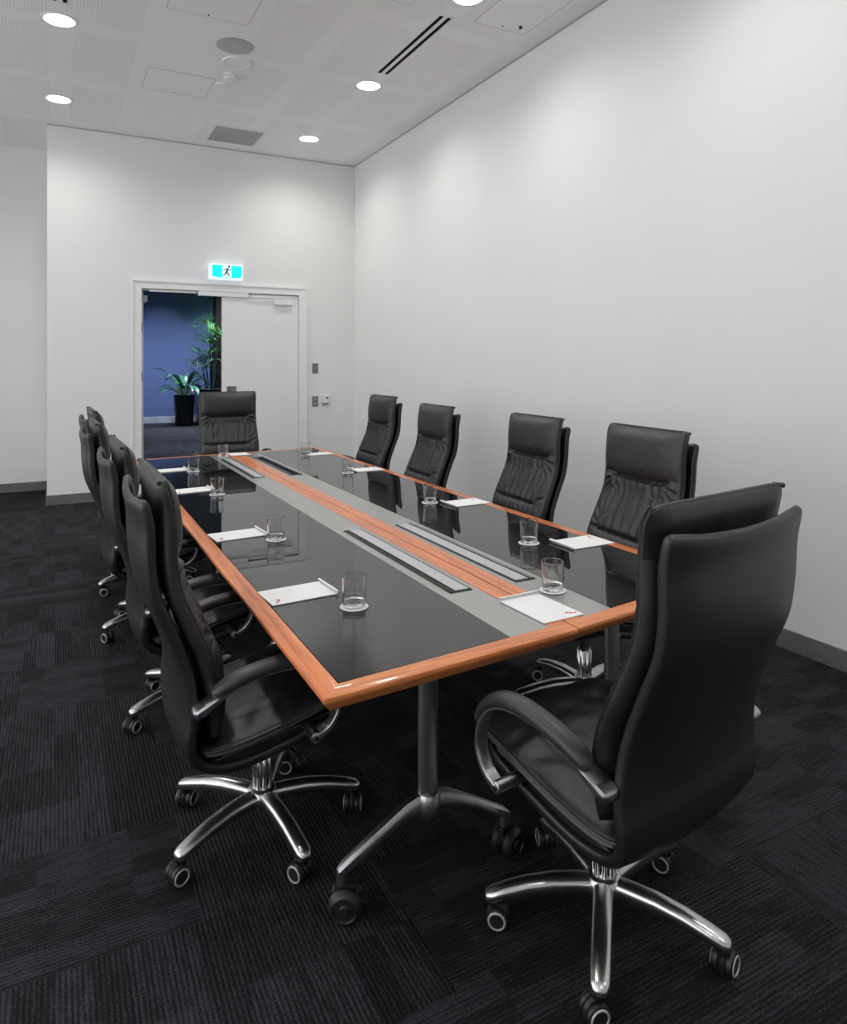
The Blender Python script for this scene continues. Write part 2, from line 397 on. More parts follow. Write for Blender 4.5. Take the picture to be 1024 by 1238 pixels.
# tall fan palm
pp = empty('tall_palm', (3.42, FY-.9, .87))
tag(pp, 'tall green fan palm with several canes rising from the planter box', 'palm')
mb = MB(); sb = MB()
canes = [(-.10, 0, .78), (.05, .03, 1.25), (.16, -.03, .95), (-.02, -.06, 1.5), (.22, .05, 1.35), (-.16, .02, .55)]
for (x, y, hh) in canes:
    sb.tube([(x*.6, y, 0), (x, y, hh*.6), (x*1.25, y, hh)], [.022, .018, .012], 8)
    for k in range(8):
        a = k*2.4+x*9; el = rnd.uniform(.1, 1.1); st_l = rnd.uniform(.15, .36)
        d = Vector((math.cos(a)*math.cos(el), math.sin(a)*math.cos(el)*.6, math.sin(el)))
        c = Vector((x*1.25, y, hh-rnd.uniform(0, .3))); q = c+d*st_l
        sb.tube([c, q], .005, 5)
        s = d.cross(Vector((0, 0, 1))).normalized(); u = s.cross(d)
        for j in range(11):
            b_ = (j-5)*.27
            dd = (d*math.cos(b_)+s*math.sin(b_)*.9+u*.1).normalized()
            leaf_strip(mb, q, dd, rnd.uniform(.24, .36), .013, rnd.uniform(.5, 1.2), 6)
sb.build('cane', M['stem'], pp, True); mb.build('foliage', M['palm'], pp, True)

# ------------------------------------------------------------------ ceiling fittings
def downlight(x, y, label, z=CEIL, mat='lamp', r=.105, grp='recessed ceiling downlights'):
    e = empty('downlight', (x, y, z)); tag(e, label, 'ceiling light', grp)
    MB().lathe([(r, -.006), (r+.018, -.006), (r+.02, 0), (r+.0, 0)], 40, cap=False).build('trim_ring', M['white'], e, True)
    MB().lathe([(r, -.004), (.001, -.004)], 40, cap=False).build('lens', M[mat], e)
    return e
LR = 2.53; LL = .02
Ls = [(LR, 7.63, 'white round downlight nearest the room corner, beyond the small one by the slot grille'),
      (LR, 5.92, 'white round downlight just past the end of the black slot diffuser'),
      (LR, 4.17, 'bright round downlight cut by the top edge of the picture'),
      (LL, 5.85, 'large bright round downlight at the upper left with a dark rim'),
      (LL, 7.60, 'smaller round downlight at the left above the wall corner')]
for x, y, lb in Ls: downlight(x, y, lb)
hid = 'round recessed downlight in the ceiling out of the picture'
spots = [(x, y) for x, y, _ in Ls]
for x, y in ((LR, 2.42), (LR, .66), (LR, -1.1), (LL, 4.1), (LL, 2.35), (LL, -1.1), (-2.5, 7.6), (-2.5, 4.1), (-2.5, .66)):
    downlight(x, y, hid); spots.append((x, y))
LPOW = 74
for x, y in spots:
    l = bpy.data.lights.new('downlight_lamp', 'SPOT'); l.energy = LPOW*(.55 if x < -1 else 1); l.spot_size = math.radians(160); l.spot_blend = 1.0
    l.shadow_soft_size = .09; l.color = (1, .985, .96)
    lo_ = bpy.data.objects.new('downlight_lamp', l); COL.objects.link(lo_); lo_.location = (x, y, CEIL-.015)
for x, y, e_ in ((1.0, 17.6, 850), (2.35, 17.6, 850), (3.7, 17.6, 850), (5.05, 17.6, 700), (2.2, 13.5, 1600), (5.5, 13, 900)):
    downlight(x, y, 'cool recessed foyer downlight above the blue wall' if y > 15 else 'cool recessed foyer downlight nearer the doors', 4.6, 'lampcool', grp='foyer downlights')
    l = bpy.data.lights.new('foyer_lamp', 'SPOT'); l.energy = e_; l.spot_size = math.radians(82 if y > 15 else 100); l.spot_blend = .8; l.shadow_soft_size = .1; l.color = (.72, .83, 1)
    q = bpy.data.objects.new('foyer_lamp', l); COL.objects.link(q); q.location = (x, y, 4.58)
def slot(x0, x1, y0, y1, label):
    e = empty('slot_diffuser', ((x0+x1)/2, (y0+y1)/2, CEIL)); tag(e, label, 'air vent')
    w = (x1-x0)/2; l = (y1-y0)/2
    MB().box(-w, w, -l, l, -.006, 0, .001).box(-w-.008, -w, -l-.008, l+.008, -.003, 0).box(w, w+.008, -l-.008, l+.008, -.003, 0).build('frame', M['white'], e)
    for c in (-.28, .28):
        MB().box(c*2*w-.014, c*2*w+.014, -l+.02, l-.02, -.0075, -.0058).build('slot', M['dark'], e)
slot(2.47, 2.585, 4.46, 5.62, 'white linear slot diffuser with two black slots near the right wall')
slot(-.04, .08, 4.5, 5.56, 'black slotted linear diffuser peeking in at the top left edge')
# square return grille
e = empty('return_air_grille', (1.765, 7.89, CEIL)); tag(e, 'grey square return air grille in the ceiling above the end wall', 'air vent')
MB().box(-.27, .27, -.27, .27, -.012, 0, .002).build('frame', M['white'], e)
g = MB()
for i in range(30): g.box(-.25, .25, -.248+i*.017, -.248+i*.017+.011, -.018, -.0125)
g.box(-.25, .25, -.25, .25, -.0155, -.0121)
g.build('louvre', M['ventgrey'], e)
def access(x0, x1, y0, y1, label):
    e = empty('access_panel', ((x0+x1)/2, (y0+y1)/2, CEIL)); tag(e, label, 'ceiling panel')
    w = (x1-x0)/2; l = (y1-y0)/2
    MB().box(-w, w, -l, l, -.002, 0).build('panel', M['plaster'], e)
    b = MB(); t = .003
    b.box(-w-t, -w, -l, l, -.003, 0).box(w, w+t, -l, l, -.003, 0).box(-w, w, -l-t, -l, -.003, 0).box(-w, w, l, l+t, -.003, 0)
    b.build('joint', M['ventgrey'], e)
    MB().lathe([(.001, -.006), (.007, -.005), (.008, 0)], 12).build('lock', M['black'], e, loc=(.0, l*.9, 0))
access(.70, 1.26, 6.42, 6.93, 'plain ceiling access panel between the downlights and the square grille')
access(.70, 1.27, 4.7, 5.29, 'plain ceiling access panel cut by the top edge of the picture')
access(1.72, 2.22, 3.9, 4.45, 'plain ceiling access panel left of the brightest downlight at top')
access(2.75, 3.2, 3.6, 4.45, 'plain ceiling access panel right of the brightest downlight at top')
tag(MB().lathe([(.001, -.012), (.115, -.012), (.14, -.006), (.15, 0), (.001, 0)], 40).build('ceiling_speaker', M['ventgrey'], smooth=True, loc=(1.27, 5.68, CEIL)), 'round grey ceiling speaker grille in the middle of the ceiling', 'speaker')
tag(MB().lathe([(.001, -.008), (.10, -.008), (.105, -.014), (.12, -.014), (.125, 0), (.001, 0)], 40).build('ceiling_disc', M['white'], smooth=True, loc=(1.35, 5.98, CEIL)), 'flat round white ceiling cover beside the grey speaker grille', 'ceiling fitting')
e = empty('smoke_detector', (1.36, 6.27, CEIL)); tag(e, 'small domed white smoke detector hanging below the ceiling', 'smoke detector')
MB().lathe([(.001, 0), (.06, 0), (.06, -.012), (.001, -.012)], 28).build('base_plate', M['white'], e, True)
MB().lathe([(.04, -.0125), (.04, -.02), (.052, -.024), (.052, -.04), (.035, -.055), (.001, -.056)], 28).build('sensor_head', M['white'], e, True)
tag(MB().lathe([(.001, 0), (.055, 0), (.052, -.012), (.001, -.014)], 28).build('ceiling_sensor', M['plaster'], smooth=True, loc=(1.33, 6.52, CEIL)), 'small flat round cover behind the smoke detector', 'ceiling fitting')
tag(MB().lathe([(.001, 0), (.012, 0), (.012, -.02), (.001, -.022)], 12).build('sprinkler_head', M['black'], smooth=True, loc=(3.1, 4.35, CEIL)), 'tiny black ceiling sprinkler dot near the right wall', 'sprinkler')

# ------------------------------------------------------------------ wall fittings
e = empty('exit_sign', (1.775, YE, 2.455)); tag(e, 'glowing cyan and white running-man exit sign above the doors', 'exit sign')
MB().box(-.195, .185, -.075, -.0005, .03, .215, .012).build('housing', M['exitbody'], e, True)
pn = MB(); n = 12
v = []; 
for j in range(n+1):
    x = -.17+.34*j/n; v.append((x, -.078, .052+.014*(abs(j-n/2)/(n/2))**2))
v += [(.17, -.078, .20), (-.17, -.078, .20)]
vv = v+[(a, b+.003, c) for a, b, c in v]; m_ = len(v)
pn.add(vv, [tuple(range(m_)), tuple(range(m_, 2*m_))[::-1]]+[(i, (i+1) % m_, m_+(i+1) % m_, m_+i) for i in range(m_)])
pn.build('cyan_panel', M['exitcyan'], e)
MB().box(-.055, .05, -.0805, -.0782, .06, .196).build('white_panel', M['exitwhite'], e)
man = MB()
def limb(p, q, w):
    a = Vector((p[0], 0, p[1])); b = Vector((q[0], 0, q[1])); d = (b-a).normalized(); s = Vector((d.z, 0, -d.x))*w
    man.add([a-s, a+s, b+s, b-s]+[x+Vector((0, .0015, 0)) for x in (a-s, a+s, b+s, b-s)],
            [(0, 1, 2, 3), (7, 6, 5, 4), (0, 4, 5, 1), (1, 5, 6, 2), (2, 6, 7, 3), (3, 7, 4, 0)], T=Matrix.Translation((0, -.0822, 0)))
limb((.008, .158), (-.006, .118), .009); limb((.006, .155), (.028, .14), .004); limb((.028, .14), (.036, .155), .004)
limb((.004, .155), (-.02, .15), .004); limb((-.02, .15), (-.03, .13), .004)
limb((-.004, .122), (.014, .10), .006); limb((.014, .10), (.02, .075), .005)
limb((-.008, .12), (-.018, .095), .006); limb((-.018, .095), (-.042, .088), .005)
man.lathe([(.001, 0), (.011, .0001), (.011, .0015), (.001, .0016)], 16, T=Matrix.Translation((.018, -.0806, .175)) @ Matrix.Rotation(PI/2, 4, 'X'))
mo = man.build('running_figure', M['exitfig'], e); mo.scale = (1.35, 1, 1.2); mo.location = (-.002, 0, -.024)
for nm, x, z, lb in (('wall_plate', 2.878, 1.445, 'upper plain grey wall plate right of the doors'), ('light_switch', 2.878, 1.03, 'lower grey wall switch plate beside the white thermostat')):
    e = empty(nm, (x, YE, z)); tag(e, lb, 'switch')
    MB().box(-.037, .037, -.009, -.0005, -.062, .062, .003).build('plate', M['greyplate'], e)
    if nm == 'light_switch':
        for dz in (-.03, .03): MB().box(-.012, .012, -.013, -.009, dz-.014, dz+.014, .002).build('rocker', M['ventgrey'], e)
e = empty('thermostat', (3.012, YE, 1.055)); tag(e, 'small white wall thermostat beside the grey switch plate', 'thermostat')
MB().box(-.05, .045, -.035, -.0005, -.045, .05, .006).build('case', M['white'], e)
MB().box(-.005, .03, -.037, -.0345, .005, .028, .001).build('display', M['greyplate'], e)
MB().box(-.045, .035, -.02, -.0005, -.075, -.0455, .003).build('lower_cover', M['ventgrey'], e)

# ------------------------------------------------------------------ tables
def yn(x): return 1.512+(x-.537)*.0857 if x <= 1.33 else 1.583+(x-1.33)*.136
def yf(x): return 6.0+(x-.535)*.0945
def prism(poly, z0, z1):
    n = len(poly); v = [(x, y, z0) for x, y in poly]+[(x, y, z1) for x, y in poly]
    return v, [tuple(range(n))[::-1], tuple(range(n, 2*n))]+[(i, (i+1) % n, n+(i+1) % n, n+i) for i in range(n)]
RW = .057
def rail(a, b, ia, ib, name, mat, par, slope=.022):
    """a,b outer corners, ia,ib inner corners (mitred); rounded outer edge, undercut below"""
    def ring(o, i):
        o = Vector(o); i = Vector(i)
        def P(t, z): q = o+(i-o)*t; return (q.x, q.y, z)
        k = slope/RW
        return [P(1, TT), P(.10, TT), P(.03, TT-.0015), P(0, TT-.005), P(0, TT-.011), P(.04, TT-.015), P(k, TT-.040), P(1, TT-.040)]
    return MB().rings([ring(a, ia), ring(b, ib)]).build(name, mat, par, True, autos=math.radians(30))
def make_table(x0, x1, side):
    """side -1: outer edge at x0; +1: outer edge at x1"""
    e = empty('conference_table', ((x0+x1)/2, 3.8, 0)); O = Vector((-(x0+x1)/2, -3.8))
    def lp(x, y): return (x+O.x, y+O.y)
    g = .0015; CW = .061
    xo, xc = (x0, x1) if side < 0 else (x1, x0)     # outer x, centre x
    s = 1 if side < 0 else -1                        # inward direction
    xi, xci = xo+s*RW, xc-s*CW
    yni, yfi = lambda x: yn(x)+RW, lambda x: yf(x)-RW
    wy, wx = M['wood_y'], M['wood_x']
    rail(lp(xo, yn(xo)), lp(xo, yf(xo)), lp(xi, yni(xi)), lp(xi, yfi(xi)), 'side_rail', wy, e)
    rail(lp(xo, yn(xo)), lp(xc, yn(xc)), lp(xi, yni(xi)), lp(xc, yni(xc)), 'end_rail', wx, e)
    rail(lp(xo, yf(xo)), lp(xc, yf(xc)), lp(xi, yfi(xi)), lp(xc, yfi(xc)), 'end_rail', wx, e)
    def slab(xa, xb, z0, z1, nm, mat, pad=0.0):
        xa, xb = min(xa, xb), max(xa, xb)
        P = [(xa, yni(xa)+pad), (xb, yni(xb)+pad), (xb, yfi(xb)-pad), (xa, yfi(xa)-pad)]
        v, f = prism([lp(*p) for p in P], z0, z1); return MB().add(v, f).build(nm, mat, e)
    slab(xc, xci, TT-.04, TT, 'centre_rail', wy)
    bx = xo+s*(1.121-.537)
    slab(xi+s*.003, bx-s*.0012, TT-.008, TT-.0005, 'glass_panel', M['tglass'], .003)
    slab(bx, xci-s*.0005, TT-.008, TT-.0008, 'metal_band', M['silver'], .0005)
    slab(xi, xci, TT-.038, TT-.009, 'substrate', M['black'])
    # cable ports in the metal band
    pc = xc-s*.128
    for (ya, yb, opn) in ((2.02, 3.0, False), (4.67, 5.70, side > 0)):
        pw = .042
        fr = MB(); cx_, = (pc+O.x,)
        y0_, y1_ = ya+O.y, yb+O.y
        fr.box(cx_-pw, cx_+pw, y0_, y0_+.006, TT-.0008, TT+.002).box(cx_-pw, cx_+pw, y1_-.006, y1_, TT-.0008, TT+.002)
        fr.box(cx_-pw, cx_-pw+.005, y0_, y1_, TT-.0008, TT+.002).box(cx_+pw-.005, cx_+pw, y0_, y1_, TT-.0008, TT+.002)
        po = fr.build('cable_port', M['black'], e)
        MB().box(cx_-pw+.005, cx_+pw-.005, y0_+.006, y1_-.006, TT-.0008, TT+.0004).build('brush_strip', M['dark'], po)
        if opn:
            for q in (-.030, .031): MB().box(cx_+q, cx_+q+.0025, y0_+.02, y1_-.02, TT+.0004, TT+.003).build('slot_edge', M['lidgrey'], po)
        else:
            q0, q1 = (cx_-.018, cx_+.034) if side < 0 else (cx_-.034, cx_+.018)
            MB().box(q0, q1, y0_+.010, y1_-.010, TT+.0004, TT+.004, .001).build('port_lid', M['lidgrey'], po)
            MB().box(*((cx_+.025, cx_+.032) if side > 0 else (cx_-.032, cx_-.026)), y0_+.006, y1_-.006, TT+.0004, TT+.0055 if side > 0 else TT+.002, .001).build('hinge_rod', M['alusatin'] if side > 0 else M['padgrey'], po)
        MB().box(cx_-.06, cx_+.06, y0_-.05, y1_+.05, TT-.13, TT-.0385, .004).build('cable_tray', M['black'], e)
    # three legs with splayed feet
    xm = (x0+x1)/2; xm = .945 if side < 0 else 1.72
    for yy in ((1.78 if side < 0 else 1.87), 3.8, 5.72):
        lg = MB(); cx_, cy_ = lp(xm, yy)
        ov = [(.031*math.cos(t)*(1 if abs(math.cos(t)) < .8 else 1), .019*math.sin(t)) for t in [2*PI*k/24 for k in range(24)]]
        lg.rings([[(cx_+a, cy_+b, z) for a, b in ov] for z in (.25, TT-.05)])
        lg.box(cx_-.10, cx_+.10, cy_-.05, cy_+.05, TT-.05, TT-.0385, .003)
        lg.lathe([(.030, .205), (.036, .215), (.036, .265), (.030, .275)], 24, T=Matrix.Translation((cx_, cy_, 0)))
        for sx in (-1, 1):
            R = []
            for t, zt, hh, ww in ((.0, .252, .026, .019), (.2, .236, .026, .018), (.6, .185, .021, .016), (.93, .142, .016, .0145), (1.0, .132, .010, .011)):
                x = cx_+sx*(.02+t*.255)
                R.append([(x, cy_+ww*a, zt+hh*b) for a, b in ((-1, -.7), (-.7, -1), (.7, -1), (1, -.7), (1, .5), (.55, 1), (-.55, 1), (-1, .5))])
            lg.rings(R)
            lg.lathe([(.013, .098), (.015, .10), (.015, .14), (.012, .142)], 16, T=Matrix.Translation((cx_+sx*.262, cy_, 0)))
        lo_ = lg.build('leg', M['alusatin'], e, True)
        for sx in (-1, 1):
            c = MB(); T0 = Matrix.Translation((cx_+sx*.262+.012, cy_-.0, 0)) @ Matrix.Rotation(1.05 if sx < 0 else 1.9, 4, 'Z')
            for wx_ in (-.021, .021):
                c.lathe([(.004, -.017), (.010, -.018), (.014, -.013), (.030, -.012), (.033, -.017), (.042, -.011), (.047, 0), (.042, .011), (.033, .017), (.030, .012), (.014, .013), (.010, .018), (.004, .017)], 28, T=T0 @ Matrix.Translation((wx_, 0, .047)) @ Matrix.Rotation(PI/2, 4, 'Y'))
            c.box(-.008, .008, -.028, .032, .05, .098, .004, T=T0).box(-.022, .022, -.058, -.028, .058, .066, .003, T=T0)
            c.build('caster', M['black'], lo_, True)
    return e
tag(make_table(.537, 1.3275, -1), 'left long table half, black glass with cherry rim, its bare corner nearest the camera', 'table', 'paired black glass meeting tables')
tag(make_table(1.3325, 2.115, 1), 'right long table half, black glass with cherry rim, alongside the white right wall', 'table', 'paired black glass meeting tables')

# ------------------------------------------------------------------ notepads, coasters and glasses
def logo(mb, s=1.0):
    """small red and orange swirl of three short strokes"""
    for k, (ox, oy, mi) in enumerate(((-.006, 0, 1), (0, .0015, 0), (.006, -.0005, 1))):
        P = []
        for j in range(8):
            t = j/7; P.append((s*(ox-.004+.010*t), s*(oy+.004*math.sin(t*PI*1.3+k)), 0))
        w = .0016*s
        v = [(x, y-w, 0) for x, y, _ in P]+[(x, y+w, 0) for x, y, _ in P]; v += [(x, y, .0003) for x, y, _ in v]
        n_ = 8; f = []
        for j in range(7):
            f += [(j, j+1, n_+j+1, n_+j), (16+j, 16+n_+j, 16+n_+j+1, 16+j+1), (j, 16+j, 16+j+1, j+1), (n_+j, n_+j+1, 16+n_+j+1, 16+n_+j)]
        mb.add(v, f, mi)
def make_pad():
    """notepad; local +y is the edge away from the sitter"""
    e = empty('notepad'); w, l = .0765, .113
    MB().box(-w, w, -l, l-.006, 0, .0035, .0006).build('paper', M['paper'], e)
    R = []
    for j in range(9):
        a = j/8*PI*1.1; R.append((l-.006+.007*math.sin(a)*1.2, .0045+.0045*(1-math.cos(a))))
    b = MB(); rr = []
    for x in (-w-.001, w+.001):
        rr.append([(x, y, z) for y, z in R]+[(x, y*.995-.0006, z-.0008) for y, z in R[::-1]])
    b.rings(rr); b.build('curled_binding', M['paper'], e, True)
    g = MB(); logo(g, 1.6); g.build('logo_print', [M['orange'], M['redprint']], e, loc=(.045, -.085, .0036))
    return e
def make_coaster():
    e = empty('coaster')
    MB().lathe([(.001, 0), (.043, 0), (.0445, .001), (.0445, .0025), (.043, .0035), (.001, .0035)], 44).build('disc', M['paper'], e, True)
    g = MB(); logo(g, 1.3); g.build('logo_print', [M['orange'], M['redprint']], e, loc=(0, 0, .0036))
    return e
def make_glass():
    return MB().lathe([(.001, 0), (.032, 0), (.0345, .0015), (.0350, .004), (.03515, .007), (.0353, .012), (.0382, .086), (.0384, .0915), (.0385, .094), (.0382, .0952), (.0374, .0952), (.0371, .094), (.0370, .0915), (.0368, .086),
                       (.0341, .026), (.0338, .022), (.0330, .0195), (.031, .0178), (.028, .0170), (.001, .0165)], 48).build('tumbler', M['glass'], smooth=True, autos=math.radians(60))
P0, C0, G0 = make_pad(), make_coaster(), make_glass()
bm = bmesh.new(); bm.from_mesh(G0.data); 
if bm.calc_volume(signed=True) < 0: bmesh.ops.reverse_faces(bm, faces=bm.faces[:]); bm.to_mesh(G0.data)
bm.free()
TZ = TT+.0003
setl = [  # pad centre, pad rotation, glass centre, seat words
 ((.708, 2.252), -90+4, (.825, 2.045), 'in front of the nearest chair on the left side'),
 ((.712, 3.145), -90+5, (.842, 2.985), 'on the left side, second from the front'),
 ((.722, 4.375), -90+5, (.829, 4.17), 'on the left side, third from the front'),
 ((.72, 5.27), -90+4, (.858, 5.14), 'on the left side, farthest from the camera'),
 ((1.982, 2.335), 90+1, (1.775, 2.43), 'on the right side, nearest the camera'),
 ((1.984, 3.30), 90+3, (1.812, 3.39), 'on the right side, second from the front'),
 ((1.97, 4.66), 90+3, (1.80, 4.58), 'on the right side, third from the front'),
 ((1.95, 5.66), 90+4, (1.845, 5.66), 'on the right side, farthest from the camera'),
 ((1.335, 1.768), 2, (1.475, 1.886), 'at the near end over the wooden joint'),
 ((1.36, 5.93), 178, (1.215, 5.866), 'at the far table end before the doors'),
]
def at(x, y, z):
    Z = (H_CAM-z)*FPX/(y-HOR); l = (x-512)/FPX*Z
    return (Z*math.sin(YAW)+l*math.cos(YAW), Z*math.cos(YAW)-l*math.sin(YAW))
for i, (pc, pr_, gc, words) in enumerate(setl):
    p = P0 if i == 0 else copy_tree(P0); c = C0 if i == 0 else copy_tree(C0); g = G0 if i == 0 else copy_tree(G0)
    onlid = TZ
    p.location = (*pc, onlid); p.rotation_euler = (0, 0, math.radians(pr_))
    c.location = (*gc, TZ); c.rotation_euler = (0, 0, math.radians(pr_+20)); g.location = (*gc, TZ+.0041)
    tag(p, 'white notepad '+words, 'notepad', 'notepads laid round the table')
    tag(c, 'round white coaster '+words, 'coaster', 'coasters under the glasses')
    tag(g, 'clear empty tumbler '+words, 'glass', 'water glasses round the table')

# ------------------------------------------------------------------ chair
def shell_ring(y, z, ny, nz, w, t, sag=0):
    """cross-section: rounded slab, x across, n thickness"""
    out = []
    prof = [(-1, -.0), (-.997, -.5), (-.985, -.85), (-.96, -1), (-.6, -1), (-.3, -1), (0, -1), (.3, -1), (.6, -1), (.96, -1), (.985, -.85), (.997, -.5), (1, 0),
            (.997, .5), (.985, .85), (.96, 1), (.6, 1), (.3, 1), (0, 1), (-.3, 1), (-.6, 1), (-.96, 1), (-.985, .85), (-.997, .5)]
    for a, b in prof:
        cv = .020*(1-a*a)          # slight outward bow of the panel
        out.append((a*w, y+ny*(b*t-cv), z+nz*(b*t-cv)-sag*(1-a*a)))
    return out
def tangents(P):
    T = []
    for i in range(len(P)):
        a = P[max(0, i-1)]; b = P[min(len(P)-1, i+1)]; dy, dz = b[0]-a[0], b[1]-a[1]; l = math.hypot(dy, dz) or 1
        T.append((dy/l, dz/l))
    return T
def make_chair():
    e = empty('office_chair')
    # ---- shell: y, z, half width, half thickness
    SP = [(-.388, 1.152, .250, .004), (-.386, 1.148, .266, .010), (-.380, 1.13, .270, .014), (-.370, 1.07, .268, .015), (-.367, .98, .264, .015), (-.354, .89, .262, .015), (-.318, .80, .261, .015),
          (-.280, .70, .262, .015), (-.262, .62, .266, .015), (-.258, .54, .270, .015), (-.264, .48, .270, .015), (-.255, .43, .262, .015), (-.225, .393, .252, .015),
          (-.17, .374, .246, .015), (-.09, .374, .244, .015), (0, .392, .243, .015), (.09, .416, .242, .015), (.17, .440, .238, .014), (.215, .455, .22, .010), (.222, .458, .19, .004)]
    P = spline(SP, 76); T = tangents(P); R = []
    for (y, z, w, t), (ty, tz) in zip(P, T):
        ny, nz = -tz, ty               # towards the sitter
        R.append(shell_ring(y, z, ny, nz, w, t, .009*sm(1.05, 1.15, z)))
    MB().rings(R).build('shell', M['shell'], e, True, autos=math.radians(70))
    # ---- back cushion
    BP = [(-.338, 1.203, .255, .004, .004), (-.338, 1.198, .264, .014, .014), (-.334, 1.17, .270, .024, .022), (-.326, 1.12, .268, .026, .022), (-.322, 1.05, .266, .030, .024), (-.320, .98, .266, .028, .024),
          (-.304, .89, .268, .026, .026), (-.268, .80, .272, .027, .026), (-.228, .70, .276, .030, .026), (-.208, .62, .272, .034, .028), (-.198, .54, .262, .034, .030), (-.196, .47, .25, .02, .02)]
    P = spline(BP, 130); T = tangents(P); NU = 56; R = []
    def wr(u, z, s):
        au = abs(u); d = 0
        cen = 1-sm(.62, .82, au)
        z0 = .968+.02*sm(.5, .95, au)
        d -= (.024*cen+.004)*math.exp(-((z-z0)/(.011))**2)            # crease under headrest
        d += .008*sm(.975, 1.03, z)*(1-sm(1.10, 1.19, z))*(1-u**4)
        zl = .712-.006*cen
        d -= (.015*cen+.003)*math.exp(-((z-zl)/.009)**2)              # lower crease
        d += .008*math.exp(-((z-.66)/.035)**2)*(1-u**4)
        mid = sm(.70, .76, z)*(1-sm(.93, .965, z))
        for uk, dp in ((-.34, .010), (-.13, .005), (.12, .005), (.33, .010)):
            d -= dp*math.exp(-((u-uk-.03*math.sin(z*23+uk*9))/.028)**2)*(.35+.65*mid)*sm(.70, .72, z)*(1-sm(.96, .97, z))
        gath = .0042*math.sin(u*34+2*math.sin(z*18))*math.exp(-((z-.945)/.035)**2)*cen     # gathers below the crease
        gath += .0045*math.sin(u*30+1.3)*math.exp(-((z-.735)/.03)**2)*cen + .0032*math.sin(u*38)*math.exp(-((z-.675)/.028)**2)
        d += gath
        # fans of folds from the crease ends
        if au > .3 and .70 < z < 1.0:
            for cz, sg in ((.965, 1), (.712, -1)):
                dx = (au-.5)*.27; dz = sg*(cz-z); rr = math.hypot(dx, dz)
                if dz > -.02:
                    th = math.atan2(dx, max(dz, .001)); k = sm(.3, .5, au)*math.exp(-((rr-.08)/.055)**2)
                    d += .0075*math.sin(th*17+(1.5 if u > 0 else 0)+rr*14)*k
        d += .003*noise.noise(Vector((u*3, z*16, 1.7)))*mid + .0012*noise.noise(Vector((u*14, z*40, .3)))
        return d*(1-sm(.84, .96, au))
    for (y, z, w, tf, tb), (ty, tz) in zip(P, T):
        ny, nz = -tz, ty; ring = []
        ear = .011*sm(1.16, 1.2, z)
        for j in range(NU+1):
            u = -1+2*j/NU; uu = math.sin(u*PI/2*.999)*.35+u*.65
            ff = max(0, 1-abs(uu)**10)**.45
            o = tf*ff+.016*(1-abs(uu)**3)*sm(.5, .6, z)*(1-sm(1.14, 1.2, z))+(wr(uu, z, 1)*min(1, ff*1.6) if z > .6 and z < 1.195 else 0)
            ring.append((uu*w, y+ny*o-ear*.6*uu**8, z+nz*o-ear*.4*(1-uu**8)))
        for j in range(NU-2, 0, -3):
            u = -1+2*j/NU; ff = max(0, 1-abs(u)**8)**.4; o = -tb*ff
            ring.append((u*w*.998, y+ny*o-ear*.6*u**8, z+nz*o-ear*.4*(1-u**8)))
        R.append(ring)
    bc = MB().rings(R).build('back_cushion', M['leather'], e, True, autos=math.radians(80))
    # piping along the top edge of the headrest
    pp_ = []
    for j in range(21):
        u = -1+j/10; pp_.append((u*.263, -.340-.008*u**8, 1.2025-.0035*(1-u**8)-.006*abs(u)**16))
    MB().tube(pp_, .0068, 8).build('piping', M['leather'], bc, True)
    for sx in (-1, 1):
        MB().tube([(sx*w*.965, y-tz_*(tf*.60+.001), z+ty_*(tf*.60+.001)) for (y, z, w, tf, tb), (ty_, tz_) in list(zip(P, T))[8:118:3]], .0032, 6).build('side_piping', M['leather'], bc, True)
    # ---- seat cushion: y, z centre, half width, top, bottom
    Q = [(-.232, .418, .20, .010, .012), (-.225, .418, .238, .020, .018), (-.17, .418, .250, .026, .020), (-.08, .434, .256, .028, .020), (.02, .456, .257, .029, .020), (.11, .480, .256, .029, .020),
         (.18, .495, .252, .027, .022), (.225, .497, .244, .022, .022), (.244, .493, .225, .010, .014), (.247, .491, .20, .004, .006)]
    P = spline(Q, 60); R = []
    for (y, z, w, tt, tb) in P:
        ring = []
        for j in range(37):
            u = -1+j/18; uu = math.sin(u*PI/2)*.5+u*.5; ff = max(0, 1-abs(uu)**14)**.45
            k = 1-sm(.14, .22, y)
            d = (-.006*math.exp(-((abs(uu)-.55)/.03)**2)*k + .013*noise.noise(Vector((uu*1.8+y*4, y*15+uu*2, 5)))*(1-uu**4)*k + .010*(1-uu**2)
                 - .004*math.exp(-((y-.13-.02*uu)/.006)**2)+.0015*math.sin(y*90+uu*6)*math.exp(-((abs(uu)-.75)/.15)**2)*k)
            ring.append((uu*w, y, z+tt*ff+d*min(1, ff*2)))
        for j in range(34, 2, -3):
            u = -1+j/18; ff = max(0, 1-abs(u)**8)**.4; ring.append((u*w*.99, y, z-tb*ff))
        R.append(ring)
    sc_ = MB().rings(R).build('seat_cushion', M['leather'], e, True, autos=math.radians(80))
    for sx in (-1, 1):
        MB().tube([(sx*(w-.001), y, z+a*.55) for (y, z, w, a, b) in P[3:54:3]], .004, 8).build('piping', M['padgrey'], sc_, True)
    # dark pan between cushion and shell
    MB().box(-.225, .225, -.215, .19, -.02, .02, .006, T=Matrix.Translation((0, 0, .410)) @ Matrix.Rotation(.17, 4, 'X')).build('seat_pan', M['black'], e)
    # ---- armrests
    A = [(-.266, .566, .010, .006), (-.258, .570, .024, .013), (-.240, .580, .028, .013), (-.215, .597, .027, .009), (-.18, .620, .022, .006), (-.13, .640, .018, .0045), (-.07, .652, .016, .004), (0, .655, .016, .004), (.06, .645, .017, .004), (.11, .613, .018, .0045),
         (.137, .562, .019, .005), (.138, .506, .019, .006), (.112, .462, .019, .008), (.075, .440, .017, .010)]
